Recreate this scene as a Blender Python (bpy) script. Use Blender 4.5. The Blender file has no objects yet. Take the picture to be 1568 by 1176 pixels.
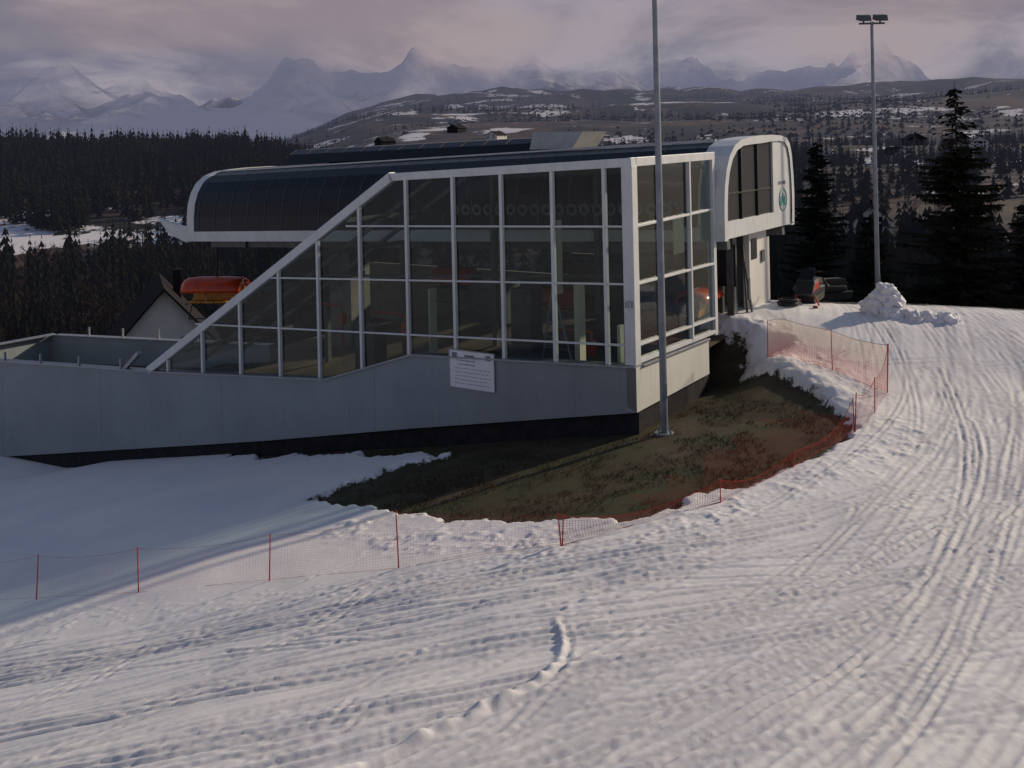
import bpy, math, random
import numpy as np
from mathutils import Vector, Matrix
random.seed(7); rng=np.random.default_rng(7)
scene=bpy.context.scene
COL=scene.collection

# ---------------------------------------------------------------- node helpers
def new_mat(name):
    m=bpy.data.materials.new(name); m.use_nodes=True
    nt=m.node_tree
    for n in list(nt.nodes): nt.nodes.remove(n)
    out=nt.nodes.new('ShaderNodeOutputMaterial')
    return m,nt,out
def N(nt,t,**kw):
    n=nt.nodes.new(t)
    for k,v in kw.items():
        if k.startswith('i_'):
            key=k[2:]; key=int(key) if key.isdigit() else key.replace('_',' ')
            n.inputs[key].default_value=v
        else: setattr(n,k,v)
    return n
def c4(c): return (c[0],c[1],c[2],1.0)
def math_n(nt,op,a,b=None,clamp=False):
    n=nt.nodes.new('ShaderNodeMath'); n.operation=op; n.use_clamp=clamp
    for i,v in enumerate((a,b)):
        if v is None: continue
        if isinstance(v,(int,float)): n.inputs[i].default_value=v
        else: nt.links.new(v,n.inputs[i])
    return n.outputs[0]
def mixc(nt,f,a,b):
    n=nt.nodes.new('ShaderNodeMix'); n.data_type='RGBA'
    for sock,v in ((n.inputs[0],f),(n.inputs[6],a),(n.inputs[7],b)):
        if isinstance(v,(int,float)): sock.default_value=v
        elif isinstance(v,tuple): sock.default_value=c4(v)
        else: nt.links.new(v,sock)
    return n.outputs[2]
def ramp(nt,f,p0,p1):
    n=nt.nodes.new('ShaderNodeMapRange'); n.interpolation_type='SMOOTHSTEP'
    nt.links.new(f,n.inputs[0]); n.inputs[1].default_value=p0; n.inputs[2].default_value=p1
    return n.outputs[0]
def noise(nt,vec,scale,detail=4,rough=.55,dist=0.0):
    n=N(nt,'ShaderNodeTexNoise',i_Scale=scale,i_Detail=detail,i_Roughness=rough,i_Distortion=dist)
    if vec is not None: nt.links.new(vec,n.inputs['Vector'])
    return n.outputs[0]
def pos(nt): return nt.nodes.new('ShaderNodeNewGeometry').outputs['Position']
def bump(nt,h,strength,dist=.02):
    b=N(nt,'ShaderNodeBump',i_Strength=strength,i_Distance=dist)
    nt.links.new(h,b.inputs['Height']); return b.outputs[0]
def simple(name,col,rough=.5,metal=0.0,var=.15,scale=3.0,bstr=0.0,bscale=40,spec=.5,dirt=None,streak=0):
    m,nt,out=new_mat(name)
    p=N(nt,'ShaderNodeBsdfPrincipled',i_Roughness=rough,i_Metallic=metal)
    p.inputs['Specular IOR Level'].default_value=spec
    P=nt.nodes.new('ShaderNodeTexCoord').outputs['Object']
    f=noise(nt,P,scale,5,.6)
    dk=tuple(c*(1-var) for c in col); lt=tuple(min(1,c*(1+var*.6)) for c in col)
    cc=mixc(nt,ramp(nt,f,.3,.7),dk,lt)
    if dirt:
        mp=N(nt,'ShaderNodeMapping'); mp.inputs['Scale'].default_value=(3,3,.35)
        nt.links.new(P,mp.inputs[0])
        f2=noise(nt,mp.outputs[0],2.2,6,.65)
        cc=mixc(nt,math_n(nt,'MULTIPLY',ramp(nt,f2,.5,.78),streak or .5),cc,dirt)
    nt.links.new(cc,p.inputs['Base Color'])
    if bstr: nt.links.new(bump(nt,noise(nt,P,bscale,4),bstr,.01),p.inputs['Normal'])
    nt.links.new(p.outputs[0],out.inputs[0])
    return m
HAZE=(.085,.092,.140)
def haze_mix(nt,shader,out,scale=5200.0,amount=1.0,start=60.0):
    """aerial perspective: haze glow painted into the material, stronger with distance from the hill"""
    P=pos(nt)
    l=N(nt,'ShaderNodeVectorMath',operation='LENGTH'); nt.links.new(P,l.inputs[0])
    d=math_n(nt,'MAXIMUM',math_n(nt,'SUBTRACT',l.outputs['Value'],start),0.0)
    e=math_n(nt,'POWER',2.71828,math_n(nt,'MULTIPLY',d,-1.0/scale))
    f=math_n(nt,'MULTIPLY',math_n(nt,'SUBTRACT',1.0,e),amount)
    em=N(nt,'ShaderNodeEmission',i_Strength=1.0); em.inputs[0].default_value=c4(HAZE)  # emissive haze colour painted onto distant surfaces, no air volume
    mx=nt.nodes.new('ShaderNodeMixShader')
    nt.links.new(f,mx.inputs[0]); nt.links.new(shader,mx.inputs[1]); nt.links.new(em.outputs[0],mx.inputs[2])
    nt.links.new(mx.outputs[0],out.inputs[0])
def nolight(m):
    try: m.cycles.emission_sampling='NONE'
    except Exception: pass
    return m

# ---------------------------------------------------------------- numpy noise
def vnoise(x,y,seed=0):
    xi=np.floor(x).astype(np.int64); yi=np.floor(y).astype(np.int64)
    fx=x-xi; fy=y-yi; fx=fx*fx*(3-2*fx); fy=fy*fy*(3-2*fy)
    def h(a,b):
        n=(a*374761393+b*668265263+seed*1442695041)&0xffffffff
        n=((n^(n>>13))*1274126177)&0xffffffff
        n=n^(n>>16)
        return (n&0xffffff)/float(0xffffff)
    return (h(xi,yi)*(1-fx)+h(xi+1,yi)*fx)*(1-fy)+(h(xi,yi+1)*(1-fx)+h(xi+1,yi+1)*fx)*fy
def fbm(x,y,o=4,seed=0,g=.5):
    a=1;s=0;t=0
    for i in range(o):
        s=s+a*vnoise(x*2**i+17.3*i,y*2**i-9.1*i,seed+i); t+=a; a*=g
    return s/t
def sst(x): 
    x=np.clip(x,0,1); return x*x*(3-2*x)

# ---------------------------------------------------------------- site geometry
CX,CY=2.66,21.6                      # corner of the glazed hall (metres)
SD=(-.832,.555); QD=(.555,.832)      # along the long wall / along the short wall
def sq(x,y):
    dx=x-CX; dy=y-CY
    return dx*SD[0]+dy*SD[1], dx*QD[0]+dy*QD[1]
def far_h(x,y):
    r=np.hypot(x,y); az=np.arctan2(x,y)
    L=np.interp(r,[30,70,120,230,340,500,650,900,2000,5000,40000],[-7,-16,-26,-26,-12,9,4,-15,0,0,0])
    R=np.interp(r,[30,50,90,150,250,400,550,800,1100,1600,2200,3200,4500,8000,40000],
                 [-2,-9,-17,-20,-17,-9,-8,4,26,66,58,165,120,40,0])
    w=sst((az+.30)/.20)
    base=L*(1-w)+R*w
    n=(fbm(x/260.,y/260.,4,3)-.5)*np.clip(r-60,0,4000)*.030
    n2=(fbm(x/1500.+3,y/1500.,3,13)-.5)*np.clip(r-1500,0,6000)*.07*w
    return base+n+n2
GP=np.array([(-8.6,29.2),(-7.6,27.9),(-1.5,23.0),(-3.1,22.6),(-4.4,20.7),(-3.05,19.0),(-1.25,16.9),(0,16.0),(1.8,15.5),(3.35,16.4),(5.4,18.0),
   (6.9,19.7),(7.1,21.2),(6.7,23.6),(6.0,25.4),(6.2,26.6),(3,30),(-4,34)])
def poly_sd(x,y,P):
    """signed distance, negative inside"""
    d=np.full(x.shape,1e9); ins=np.zeros(x.shape,bool); n=len(P)
    for i in range(n):
        x0,y0=P[i]; x1,y1=P[(i+1)%n]; ex,ey=x1-x0,y1-y0
        t=np.clip(((x-x0)*ex+(y-y0)*ey)/(ex*ex+ey*ey),0,1)
        d=np.minimum(d,np.hypot(x-x0-t*ex,y-y0-t*ey))
        c=((y0>y)!=(y1>y))&(x<(x1-x0)*(y-y0)/(y1-y0+1e-12)+x0)
        ins^=c
    return np.where(ins,-d,d)
def terrain(x,y):
    x=np.asarray(x,float); y=np.asarray(y,float)
    s,q=sq(x,y)
    sp=np.minimum(np.log1p(np.exp(np.clip(s+2.5,-30,30))),30)
    sp=np.where(s+2.5>25,25+ (1-np.exp(-(s-22.5)/30))*8,sp)
    near=-.2*sp*(1-sst((q-5)/2)*(1-sst((s-2)/5)))
    rise=1.0*sst((y-21)/8)*np.maximum(sst((-s-.3)/1.5),sst((q-5)/1.5)*(1-sst((s-2)/5)))
    near=near+rise
    c=y-(31.0-.45*x)
    b=sst(c/26.)
    return near*(1-b)+far_h(x,y)*b
def tz(x,y): return float(terrain(np.array([x]),np.array([y]))[0])

# ---------------------------------------------------------------- mesh helpers
def empty(name,loc=(0,0,0),rot=0.0):
    e=bpy.data.objects.new(name,None); e.location=loc; e.rotation_euler=(0,0,rot); e.empty_display_size=.3
    COL.objects.link(e); return e
class MB:
    def __init__(s): s.v=[]; s.f=[]; s.m=[]
    def add(s,vs,fs,mi=0):
        o=len(s.v); s.v+= [tuple(v) for v in vs]; s.f+=[tuple(i+o for i in f) for f in fs]; s.m+=[mi]*len(fs)
    def box(s,a,b,mi=0):
        x0,y0,z0=[min(a[i],b[i]) for i in range(3)]; x1,y1,z1=[max(a[i],b[i]) for i in range(3)]
        s.add([(x0,y0,z0),(x1,y0,z0),(x1,y1,z0),(x0,y1,z0),(x0,y0,z1),(x1,y0,z1),(x1,y1,z1),(x0,y1,z1)],
              [(0,3,2,1),(4,5,6,7),(0,1,5,4),(1,2,6,5),(2,3,7,6),(3,0,4,7)],mi)
    def beam(s,p,q,w,h,mi=0,up=(0,0,1)):
        p=Vector(p);q=Vector(q);d=(q-p).normalized();u=Vector(up)
        if abs(d.dot(u))>.98: u=Vector((0,1,0))
        r=d.cross(u).normalized(); u=r.cross(d).normalized()
        a=r*w/2;b=u*h/2
        s.add([p-a-b,p+a-b,p+a+b,p-a+b,q-a-b,q+a-b,q+a+b,q-a+b],
              [(0,3,2,1),(4,5,6,7),(0,1,5,4),(1,2,6,5),(2,3,7,6),(3,0,4,7)],mi)
    def tube(s,p,q,r0,r1=None,n=10,mi=0,caps=True):
        r1=r0 if r1 is None else r1
        p=Vector(p);q=Vector(q);d=(q-p).normalized();u=Vector((0,0,1)) if abs(d.z)<.95 else Vector((1,0,0))
        a=d.cross(u).normalized();b=a.cross(d)
        vs=[];
        for c,r in ((p,r0),(q,r1)):
            for i in range(n):
                t=2*math.pi*i/n; vs.append(c+a*math.cos(t)*r+b*math.sin(t)*r)
        fs=[(i,(i+1)%n,n+(i+1)%n,n+i) for i in range(n)]
        if caps: fs+= [tuple(range(n))[::-1],tuple(range(n,2*n))]
        s.add(vs,fs,mi)
    def path(s,pts,r,n=8,mi=0):
        for i in range(len(pts)-1): s.tube(pts[i],pts[i+1],r,n=n,mi=mi)
    def prism(s,poly,axis_a,axis_b,mi=0):
        off=Vector(axis_b)-Vector(axis_a); n=len(poly)
        vs=[Vector(p) for p in poly]+[Vector(p)+off for p in poly]
        fs=[tuple(range(n)),tuple(range(n,2*n))[::-1]]+[(i,n+i,n+(i+1)%n,(i+1)%n) for i in range(n)]
        s.add(vs,fs,mi)
    def torus(s,c,ax,R,r,n=18,k=8,mi=0):
        c=Vector(c);ax=Vector(ax).normalized();u=Vector((0,0,1)) if abs(ax.z)<.9 else Vector((1,0,0))
        a=ax.cross(u).normalized();b=ax.cross(a)
        vs=[]
        for i in range(n):
            t=2*math.pi*i/n; d=a*math.cos(t)+b*math.sin(t)
            for j in range(k):
                g=2*math.pi*j/k; vs.append(c+d*(R+r*math.cos(g))+ax*r*math.sin(g))
        fs=[(i*k+j,((i+1)%n)*k+j,((i+1)%n)*k+(j+1)%k,i*k+(j+1)%k) for i in range(n) for j in range(k)]
        s.add(vs,fs,mi)
    def obj(s,name,mats,parent=None,smooth=False,bevel=0,fix=True,loc=None):
        me=bpy.data.meshes.new(name); me.from_pydata(s.v,[],s.f)
        for m in (mats if isinstance(mats,(list,tuple)) else [mats]): me.materials.append(m)
        me.polygons.foreach_set('material_index',s.m)
        if fix:
            import bmesh
            bm=bmesh.new(); bm.from_mesh(me); bmesh.ops.recalc_face_normals(bm,faces=bm.faces); bm.to_mesh(me); bm.free()
        if smooth: me.polygons.foreach_set('use_smooth',[True]*len(me.polygons))
        me.update()
        o=bpy.data.objects.new(name,me); COL.objects.link(o)
        if parent: o.parent=parent
        if loc: o.location=loc
        if bevel:
            b=o.modifiers.new('bevel','BEVEL'); b.width=bevel; b.segments=2; b.limit_method='ANGLE'
        return o
def np_mesh(name,V,F,mats,smooth=True,attrs=None):
    me=bpy.data.meshes.new(name); nf=len(F); k=F.shape[1]
    me.vertices.add(len(V)); me.vertices.foreach_set('co',V.astype(np.float32).ravel())
    me.loops.add(nf*k); me.loops.foreach_set('vertex_index',F.astype(np.int32).ravel())
    me.polygons.add(nf); me.polygons.foreach_set('loop_start',np.arange(0,nf*k,k,dtype=np.int32))
    me.polygons.foreach_set('loop_total',np.full(nf,k,dtype=np.int32))
    me.polygons.foreach_set('use_smooth',np.full(nf,smooth))
    me.update(calc_edges=True)
    for m in mats: me.materials.append(m)
    for kx,a in (attrs or {}).items():
        at=me.attributes.new(kx,'FLOAT','POINT'); at.data.foreach_set('value',a.astype(np.float32).ravel())
    o=bpy.data.objects.new(name,me); COL.objects.link(o); return o

# ================================================================ MATERIALS
M_white=simple('painted_steel_white',(.62,.65,.66),.4,0,.08,2,dirt=(.33,.33,.30),streak=.35)
M_wall_shade=simple('wall_panel_shaded',(.235,.275,.305),.6,0,.10,.5,bstr=.1,dirt=(.14,.16,.165),streak=.4)  # wall panels darkened and blued: shade of the long side put into colour
M_wall_sun=simple('wall_panel_sunlit',(.60,.61,.58),.6,0,.08,.6,bstr=.1,dirt=(.30,.30,.27),streak=.35)  # paler copy of the wall panels for the sunlit end face
M_joint=simple('joint_sealant',(.18,.215,.24),.7,0,.1,2)
M_plinth=simple('bitumen_plinth',(.018,.018,.023),.8,0,.4,4,bstr=.5,spec=.2)
M_dark=simple('dark_polycarbonate',(.006,.010,.020),.3,0,.3,1.5,spec=.28)
M_black=simple('black_steel',(.02,.021,.024),.5,.0,.3,3,spec=.25)
M_galv=simple('galvanised_steel',(.30,.33,.37),.45,.6,.15,6,bstr=.1)
M_mech=simple('machinery_grey',(.10,.11,.115),.5,.3,.3,4)
M_concrete=simple('concrete',(.20,.19,.17),.85,0,.25,1.5,bstr=.3,dirt=(.09,.085,.07))
M_floor=simple('hall_floor',(.12,.095,.065),.9,0,.35,.8,bstr=.3,spec=.2)
M_orange=simple('orange_bubble',(.55,.06,.012),.2,0,.2,3)
M_yellow=simple('yellow_paint',(.50,.24,.02),.45,0,.2,3)
M_red=simple('red_paint',(.40,.035,.025),.5,0,.2,4,spec=.2)
M_cord=simple('hem_cord_red',(.30,.04,.03),1,0,.2,4,spec=0)
M_rubber=simple('rubber',(.02,.02,.02),.8,0,.3,8)
M_tyre=simple('tyre_rim_grey',(.24,.24,.24),.7,0,.3,8)
M_cream=simple('cream_panel',(.70,.66,.54),.7,0,.12,2)
M_teal=simple('teal_print',(.03,.30,.28),.5,0,.05,3)
M_ink=simple('sign_ink',(.20,.21,.25),.6,0,.1,3)
M_board=simple('sign_board',(.74,.77,.80),.4,0,.04,3)
M_roofd=simple('roof_tiles_dark',(.022,.020,.022),.9,0,.3,2,bstr=.3,spec=.1)
M_plaster=simple('white_plaster',(.66,.65,.61),.9,0,.08,.5,bstr=.1)
M_bark=simple('bark',(.05,.038,.03),.95,0,.4,5,bstr=.6)
M_pipe=simple('mast_steel',(.24,.27,.31),.5,.5,.2,3,bstr=.1)
def glass(name,tint,gloss=True):
    m,nt,out=new_mat(name)
    tr=N(nt,'ShaderNodeBsdfTransparent'); tr.inputs[0].default_value=c4(tint)
    P=pos(nt)
    df=N(nt,'ShaderNodeBsdfDiffuse'); df.inputs[0].default_value=(.16,.20,.21,1)
    d=math_n(nt,'MULTIPLY',ramp(nt,noise(nt,P,1.5,6,.7),.35,.8),.05)
    m1=nt.nodes.new('ShaderNodeMixShader'); nt.links.new(d,m1.inputs[0]); nt.links.new(tr.outputs[0],m1.inputs[1]); nt.links.new(df.outputs[0],m1.inputs[2])
    if not gloss:
        nt.links.new(m1.outputs[0],out.inputs[0]); return m
    gl=N(nt,'ShaderNodeBsdfGlossy',i_Roughness=.03); gl.inputs[0].default_value=(.8,.85,.9,1)
    lw=N(nt,'ShaderNodeLayerWeight',i_Blend=.5)
    fr=math_n(nt,'ADD',math_n(nt,'MULTIPLY',math_n(nt,'POWER',lw.outputs['Facing'],4.0),.6),.03)
    nt.links.new(bump(nt,noise(nt,P,.9,2),.04,.05),gl.inputs['Normal'])
    mx=nt.nodes.new('ShaderNodeMixShader'); nt.links.new(fr,mx.inputs[0])
    nt.links.new(m1.outputs[0],mx.inputs[1]); nt.links.new(gl.outputs[0],mx.inputs[2]); nt.links.new(mx.outputs[0],out.inputs[0])
    return m
M_glass=glass('hall_glazing',(.54,.62,.60))
M_glassr=glass('roof_glazing',(.55,.6,.6),gloss=False)

# ---- ground material
def ground_material():
    m,nt,out=new_mat('snow_and_ground')
    P=pos(nt)
    ag=N(nt,'ShaderNodeAttribute',attribute_name='bare').outputs['Fac']
    af=N(nt,'ShaderNodeAttribute',attribute_name='farzone').outputs['Fac']
    at=N(nt,'ShaderNodeAttribute',attribute_name='worn').outputs['Fac']
    am=N(nt,'ShaderNodeAttribute',attribute_name='meadow').outputs['Fac']
    n1=noise(nt,P,.35,4,.6); n2=noise(nt,P,9,6,.7); n3=noise(nt,P,2.2,5,.6)
    snow=mixc(nt,ramp(nt,n1,.3,.7),(.72,.71,.75),(.82,.80,.79))
    snow=mixc(nt,math_n(nt,'MULTIPLY',ramp(nt,n2,.5,.75),.14),snow,(.58,.56,.56))
    snow=mixc(nt,math_n(nt,'MULTIPLY',at,.55,True),snow,(.48,.47,.50))
    g1=noise(nt,P,1.6,7,.7); g2=noise(nt,P,14,6,.75); g3=noise(nt,P,.5,3,.5)
    gr=mixc(nt,ramp(nt,g1,.35,.65),(.042,.028,.019),(.075,.056,.032))
    gr=mixc(nt,math_n(nt,'MULTIPLY',ramp(nt,g3,.42,.58),.75),gr,(.042,.048,.022))
    gr=mixc(nt,math_n(nt,'MULTIPLY',ramp(nt,g2,.52,.75),.5),gr,(.14,.11,.07))
    edge=math_n(nt,'ADD',ag,math_n(nt,'MULTIPLY',math_n(nt,'SUBTRACT',noise(nt,P,2.6,7,.75),.5),.9))
    fb=ramp(nt,edge,-.03,.05)
    near=mixc(nt,fb,snow,gr)
    f1=noise(nt,P,.011,6,.6); f2=noise(nt,P,.0065,5,.62,.6); f3=noise(nt,P,.08,5,.7)
    land=mixc(nt,ramp(nt,f1,.46,.56),(.012,.015,.012),(.085,.050,.030))
    land=mixc(nt,math_n(nt,'MULTIPLY',ramp(nt,f3,.42,.66),.7),land,(.018,.017,.013))
    sn=math_n(nt,'ADD',f2,math_n(nt,'MULTIPLY',math_n(nt,'SUBTRACT',f3,.5),.30))
    sn=math_n(nt,'ADD',sn,math_n(nt,'MULTIPLY',am,.16))
    land=mixc(nt,ramp(nt,sn,.60,.615),land,(.70,.68,.72))
    col=mixc(nt,ramp(nt,af,.35,.65),near,land)
    p=N(nt,'ShaderNodeBsdfPrincipled',i_Roughness=.75); p.inputs['Specular IOR Level'].default_value=.25
    nt.links.new(col,p.inputs['Base Color'])
    hb=math_n(nt,'ADD',math_n(nt,'MULTIPLY',noise(nt,P,38,5,.7),.5),n2)
    hb=math_n(nt,'ADD',hb,math_n(nt,'MULTIPLY',n3,.4))
    nearf=math_n(nt,'SUBTRACT',1.0,af,True)
    b=N(nt,'ShaderNodeBump',i_Distance=.04); nt.links.new(hb,b.inputs['Height']); nt.links.new(math_n(nt,'MULTIPLY',nearf,.17),b.inputs['Strength'])
    nt.links.new(b.outputs[0],p.inputs['Normal'])
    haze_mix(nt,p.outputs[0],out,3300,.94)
    return nolight(m)
M_ground=ground_material()

# ================================================================ GROUND SHEET
def axis(parts):
    a=[parts[0][0]]
    for (x0,x1,d) in parts:
        n=max(1,int(round((x1-x0)/d))); a+=list(np.linspace(x0,x1,n+1)[1:])
    return a
def grow(x,d,lim,rate):
    a=[]
    while abs(x)<lim:
        d*=rate; x+=d; a.append(x)
    return a
xs=axis([(-20,-10,.10),(-10,10,.036),(10,17,.055)])
xs=[-v for v in grow(20,.11,16000,1.05)][::-1]+xs+grow(17,.08,16000,1.05)
ys=axis([(5.0,8.8,.12),(8.8,16,.030),(16,22,.045),(22,31,.08)])
ys=[-v for v in grow(-5,.15,3000,1.12)][::-1]+ys+grow(31,.085,22000,1.04)
xs=np.array(xs); ys=np.array(sorted(ys))
X,Y=np.meshgrid(xs,ys)
Z=terrain(X,Y)
RX0,RX1,RY0,RY1,RD=-20,20,5,33,.025
nx=int((RX1-RX0)/RD); ny=int((RY1-RY0)/RD)
R=np.zeros((ny,nx)); CL=np.zeros((ny,nx)); RG=np.zeros((ny,nx))
def stamp(A,px,py,w=1.0,mx=True):
    i=((py-RY0)/RD).astype(int); j=((px-RX0)/RD).astype(int)
    k=(i>2)&(i<ny-3)&(j>2)&(j<nx-3)
    if mx: A[i[k],j[k]]=np.maximum(A[i[k],j[k]],w if np.isscalar(w) else w[k])
    else: np.add.at(A,(i[k],j[k]),w if np.isscalar(w) else w[k])
def bez(p0,p1,p2,n=1900):
    t=np.linspace(0,1,n)[:,None]; p0,p1,p2=map(np.array,(p0,p1,p2))
    P=(1-t)**2*p0+2*t*(1-t)*p1+t*t*p2
    return P[:,0],P[:,1]
U=rng.uniform
def track(p0,p1,p2,pair=True,w=1.0,wob=.12,gate=True,ridge=.0):
    x,y=bez(p0,p1,p2)
    ph=rng.uniform(0,6); t=np.linspace(0,1,len(x))
    dx=np.gradient(x);dy=np.gradient(y);l=np.hypot(dx,dy)+1e-9
    nxn,nyn=-dy/l,dx/l
    wb=wob*np.sin(t*rng.uniform(4,14)+ph)
    fade=w*(np.clip(vnoise(t*8,t*0,int(rng.integers(1e5)))*2.4-.5,0,1) if gate else 1+0*t)
    for o in ((0,.17+rng.uniform(-.05,.12)) if pair else (0,)):
        stamp(R,x+nxn*(wb+o),y+nyn*(wb+o),fade)
        if ridge: stamp(RG,x+nxn*(wb+o+.05),y+nyn*(wb+o+.05),fade*ridge*vnoise(t*30,t*0,int(rng.integers(1e5))))
for i in range(190):   # runs sweeping round the end of the fence and down towards the viewer
    a=U(0,1)
    track((U(8.8,12.5)+a*5,U(27,31)),(9.6+a*7+U(-1,1),17-a*5+U(-2,2)),(-7+a*13+U(-2,2),U(4,8)),w=U(.2,1.0)**1.7,wob=U(.02,.25),ridge=U(0,.4))
for i in range(70):    # traverse along the fence to the left
    b=U(0,1)
    track((-13,14.4-b*7+U(-.5,.5)),(-1+U(-2,2),12.8-b*4),(12+U(-2,4),15+U(-2,8)-b*4),w=U(.2,1.0)**1.7,wob=U(.02,.3),ridge=U(0,.4))
for i in range(150):   # longer carved arcs
    cx,cy=U(-9,13),U(7.5,26)
    if cy>14.0 and cx<6.5: continue
    an=U(-.3,1.0); Lh=U(1.2,5.0); k=U(-.8,.8)
    track((cx,cy),(cx+Lh*.5*math.cos(an)-k*math.sin(an),cy+Lh*.5*math.sin(an)+k*math.cos(an)),(cx+Lh*math.cos(an),cy+Lh*math.sin(an)),U(0,1)<.5,U(.5,1.2),.03,False,U(.1,.6))
for (p0,p1,p2) in [((-10,12.6),(-4,12.9),(3,14.2)),((-9,11.2),(-2,10.2),(6.5,13.4)),((-9,9.6),(0,9.4),(9,13.8)),((2.2,8),(6,11),(11.5,22)),((4,8),(8,12),(13,24)),((-3,12.4),(0,12.6),(2.4,13.6)),
                   ((-1,8.6),(4,10.2),(9.8,17.5)),((5.5,9),(9.5,12.5),(13.6,23)),((-5,8.7),(1,9.8),(7,15)),((1,8.7),(6.5,12.2),(9.5,20)),((3.5,10.5),(7.5,14),(10.4,23.5)),((-8,13.2),(-2,12.2),(4.5,14.8))]:
    track(p0,p1,p2,True,1.4,.05,False,.5); track((p0[0],p0[1]+.3),(p1[0]+.3,p1[1]),p2,True,1.0,.08,False,.3)
# ploughed-up ridge in the middle of the piste
for (p0,p1,p2,wg) in [((.42,12.1),(.62,11.2),(.22,10.75),2.2),((.22,10.75),(-.2,10.2),(-2.4,8.7),3.0),((.05,10.6),(-.5,10.2),(-2.0,8.9),2.2)]:
    x,y=bez(p0,p1,p2); t=np.linspace(0,1,len(x)); stamp(RG,x,y,wg*(.3+.9*vnoise(t*22,t*0,int(rng.integers(1e5))))); stamp(R,x+.07,y-.05,1.0)
def blur(A,n):
    for _ in range(n):
        A=(A+np.roll(A,1,0)+np.roll(A,-1,0))/3; A=(A+np.roll(A,1,1)+np.roll(A,-1,1))/3
    return A
G1=blur(R,1); G2=blur(R,6); G3=blur(RG,2)
def clods(x,y,n,spread,amp):
    k=rng.integers(0,len(x),n); stamp(CL,x[k]+rng.normal(0,spread,n),y[k]+rng.normal(0,spread,n),rng.uniform(.2,1,n)**2*amp,False)
x,y=bez((.4,12.4),(1.6,13.2),(2.6,14.2)); clods(x,y,60,.12,.8)
x,y=bez((2.4,14.0),(3.0,15.0),(3.6,15.8)); clods(x,y,60,.12,.8)
x,y=bez((-11,17.0),(-4,13.6),(0,14.2)); clods(x,y,600,.26,.55)
x,y=bez((0,14.2),(2,14.3),(3.6,15.5)); clods(x,y,240,.2,.6)
x,y=bez((3.3,15.6),(6,16.4),(8.3,19.3)); clods(x,y,200,.28,.6)
for i in range(40):
    cx,cy=U(-8,12),U(8,22)
    if cy>13.5 and cx<4: continue
    x,y=bez((cx,cy),(cx+U(-1,1),cy+U(-.5,.5)),(cx+U(-1.6,1.6),cy+U(-.7,.7))); clods(x,y,int(U(6,22)),.06,U(.4,.8))
clods(rng.uniform(-12,14,5000),rng.uniform(7,28,5000),700,.3,.3)
C1=blur(CL,1)
H=-.072*G1+.075*G2+.065*G3+.045*np.tanh(C1*4.5)
def samp(A,x,y):
    fx=np.clip((x-RX0)/RD,0,nx-2); fy=np.clip((y-RY0)/RD,0,ny-2); j=fx.astype(int); i=fy.astype(int); fx-=j; fy-=i
    return (A[i,j]*(1-fx)+A[i,j+1]*fx)*(1-fy)+(A[i+1,j]*(1-fx)+A[i+1,j+1]*fx)*fy
near=(X>RX0+.2)&(X<RX1-.2)&(Y>RY0+.2)&(Y<RY1-.2)
bare=np.full(X.shape,-3.0); worn=np.zeros(X.shape)
xn,yn=X[near],Y[near]
sd=poly_sd(xn,yn,GP)
wob=(fbm(xn*1.1,yn*1.1,5,31,.6)-.5)*1.5+(fbm(xn*5,yn*5,3,77)-.5)*.35
bn=-(sd+wob*np.where(xn>4,.45,.8))
bare[near]=np.clip(bn,-3,3)
snowm=1-sst((bn+.12)/.2)
h=samp(H,xn,yn)*snowm
worn[near]=np.clip(samp(G1,xn,yn)*2.4-.08,0,1)
rr=np.hypot(xn+6,yn-32); th=np.arctan2(xn+6,32-yn)
stre=(fbm(rr*4.0,th*2.5,3,201,.6)-.5)*.030+(fbm(rr*12,th*3,2,203,.6)-.5)*.018
outm=sst((sd-1.0)/1.5)*np.where((xn<2)&(yn>14.3),0,1)
lump=(fbm(xn*.5,yn*.5,3,5,.4)-.5)*.13+(fbm(xn*2.4,yn*2.4,2,8,.5)-.5)*.008
patchy=sst((fbm(xn*.5,yn*.5,3,88)-.50)*6)
lump=lump+(fbm(xn*7,yn*7,3,9,.6)-.5)*.024*patchy
trod=sst(1-np.abs(sd-.9)/1.2)
lump2=np.clip(fbm(xn*4.5,yn*4.5,4,55,.65)-.45,0,1)*.15*trod*sst((fbm(xn*.7,yn*.7,2,71)-.2)*2)
thick=.14*snowm
bank=.13*np.exp(-((sd-.35)/.4)**2)*sst((yn-20)/2)*sst((xn-5)/1)*(.3+fbm(xn*3.5,yn*3.5,4,41)*1.2)
smooth=np.where((yn>18.5)&(xn<-1),.3,1.0)
Z[near]+= (h+stre*outm*snowm+lump*.9+lump2)*np.where(snowm>.5,smooth,.5)+thick+bank*snowm
c=Y-(31.0-.45*X)
farz=sst((c-1.0+ (fbm(X*.5,Y*.5,3,21)-.5)*3)/4)
rad=np.hypot(X,Y); prj=X/np.maximum(Y,1)
meadow=((Y>10)&(prj>-.60)&(prj<-.33))*sst((rad-262)/15)*sst((352-rad)/15)
for (ax_,ar,aw,al) in [(-.06,1350,.035,160),(-.005,1000,.03,90),(.04,1500,.028,120),(.27,1120,.05,100),(.34,1250,.035,90),(.42,1500,.03,140),(-.10,950,.02,60),(.20,900,.02,50),(.48,900,.04,60),(.38,640,.02,25)]:
    meadow=np.maximum(meadow,np.where(Y>10,.95*sst(1.6*(1-np.hypot((prj-ax_)/aw,(rad-ar)/al))),0))
V=np.stack([X,Y,Z],-1).reshape(-1,3)
ny_,nx_=X.shape
idx=np.arange(ny_*nx_).reshape(ny_,nx_)
F=np.stack([idx[:-1,:-1],idx[:-1,1:],idx[1:,1:],idx[1:,:-1]],-1).reshape(-1,4)
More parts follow.
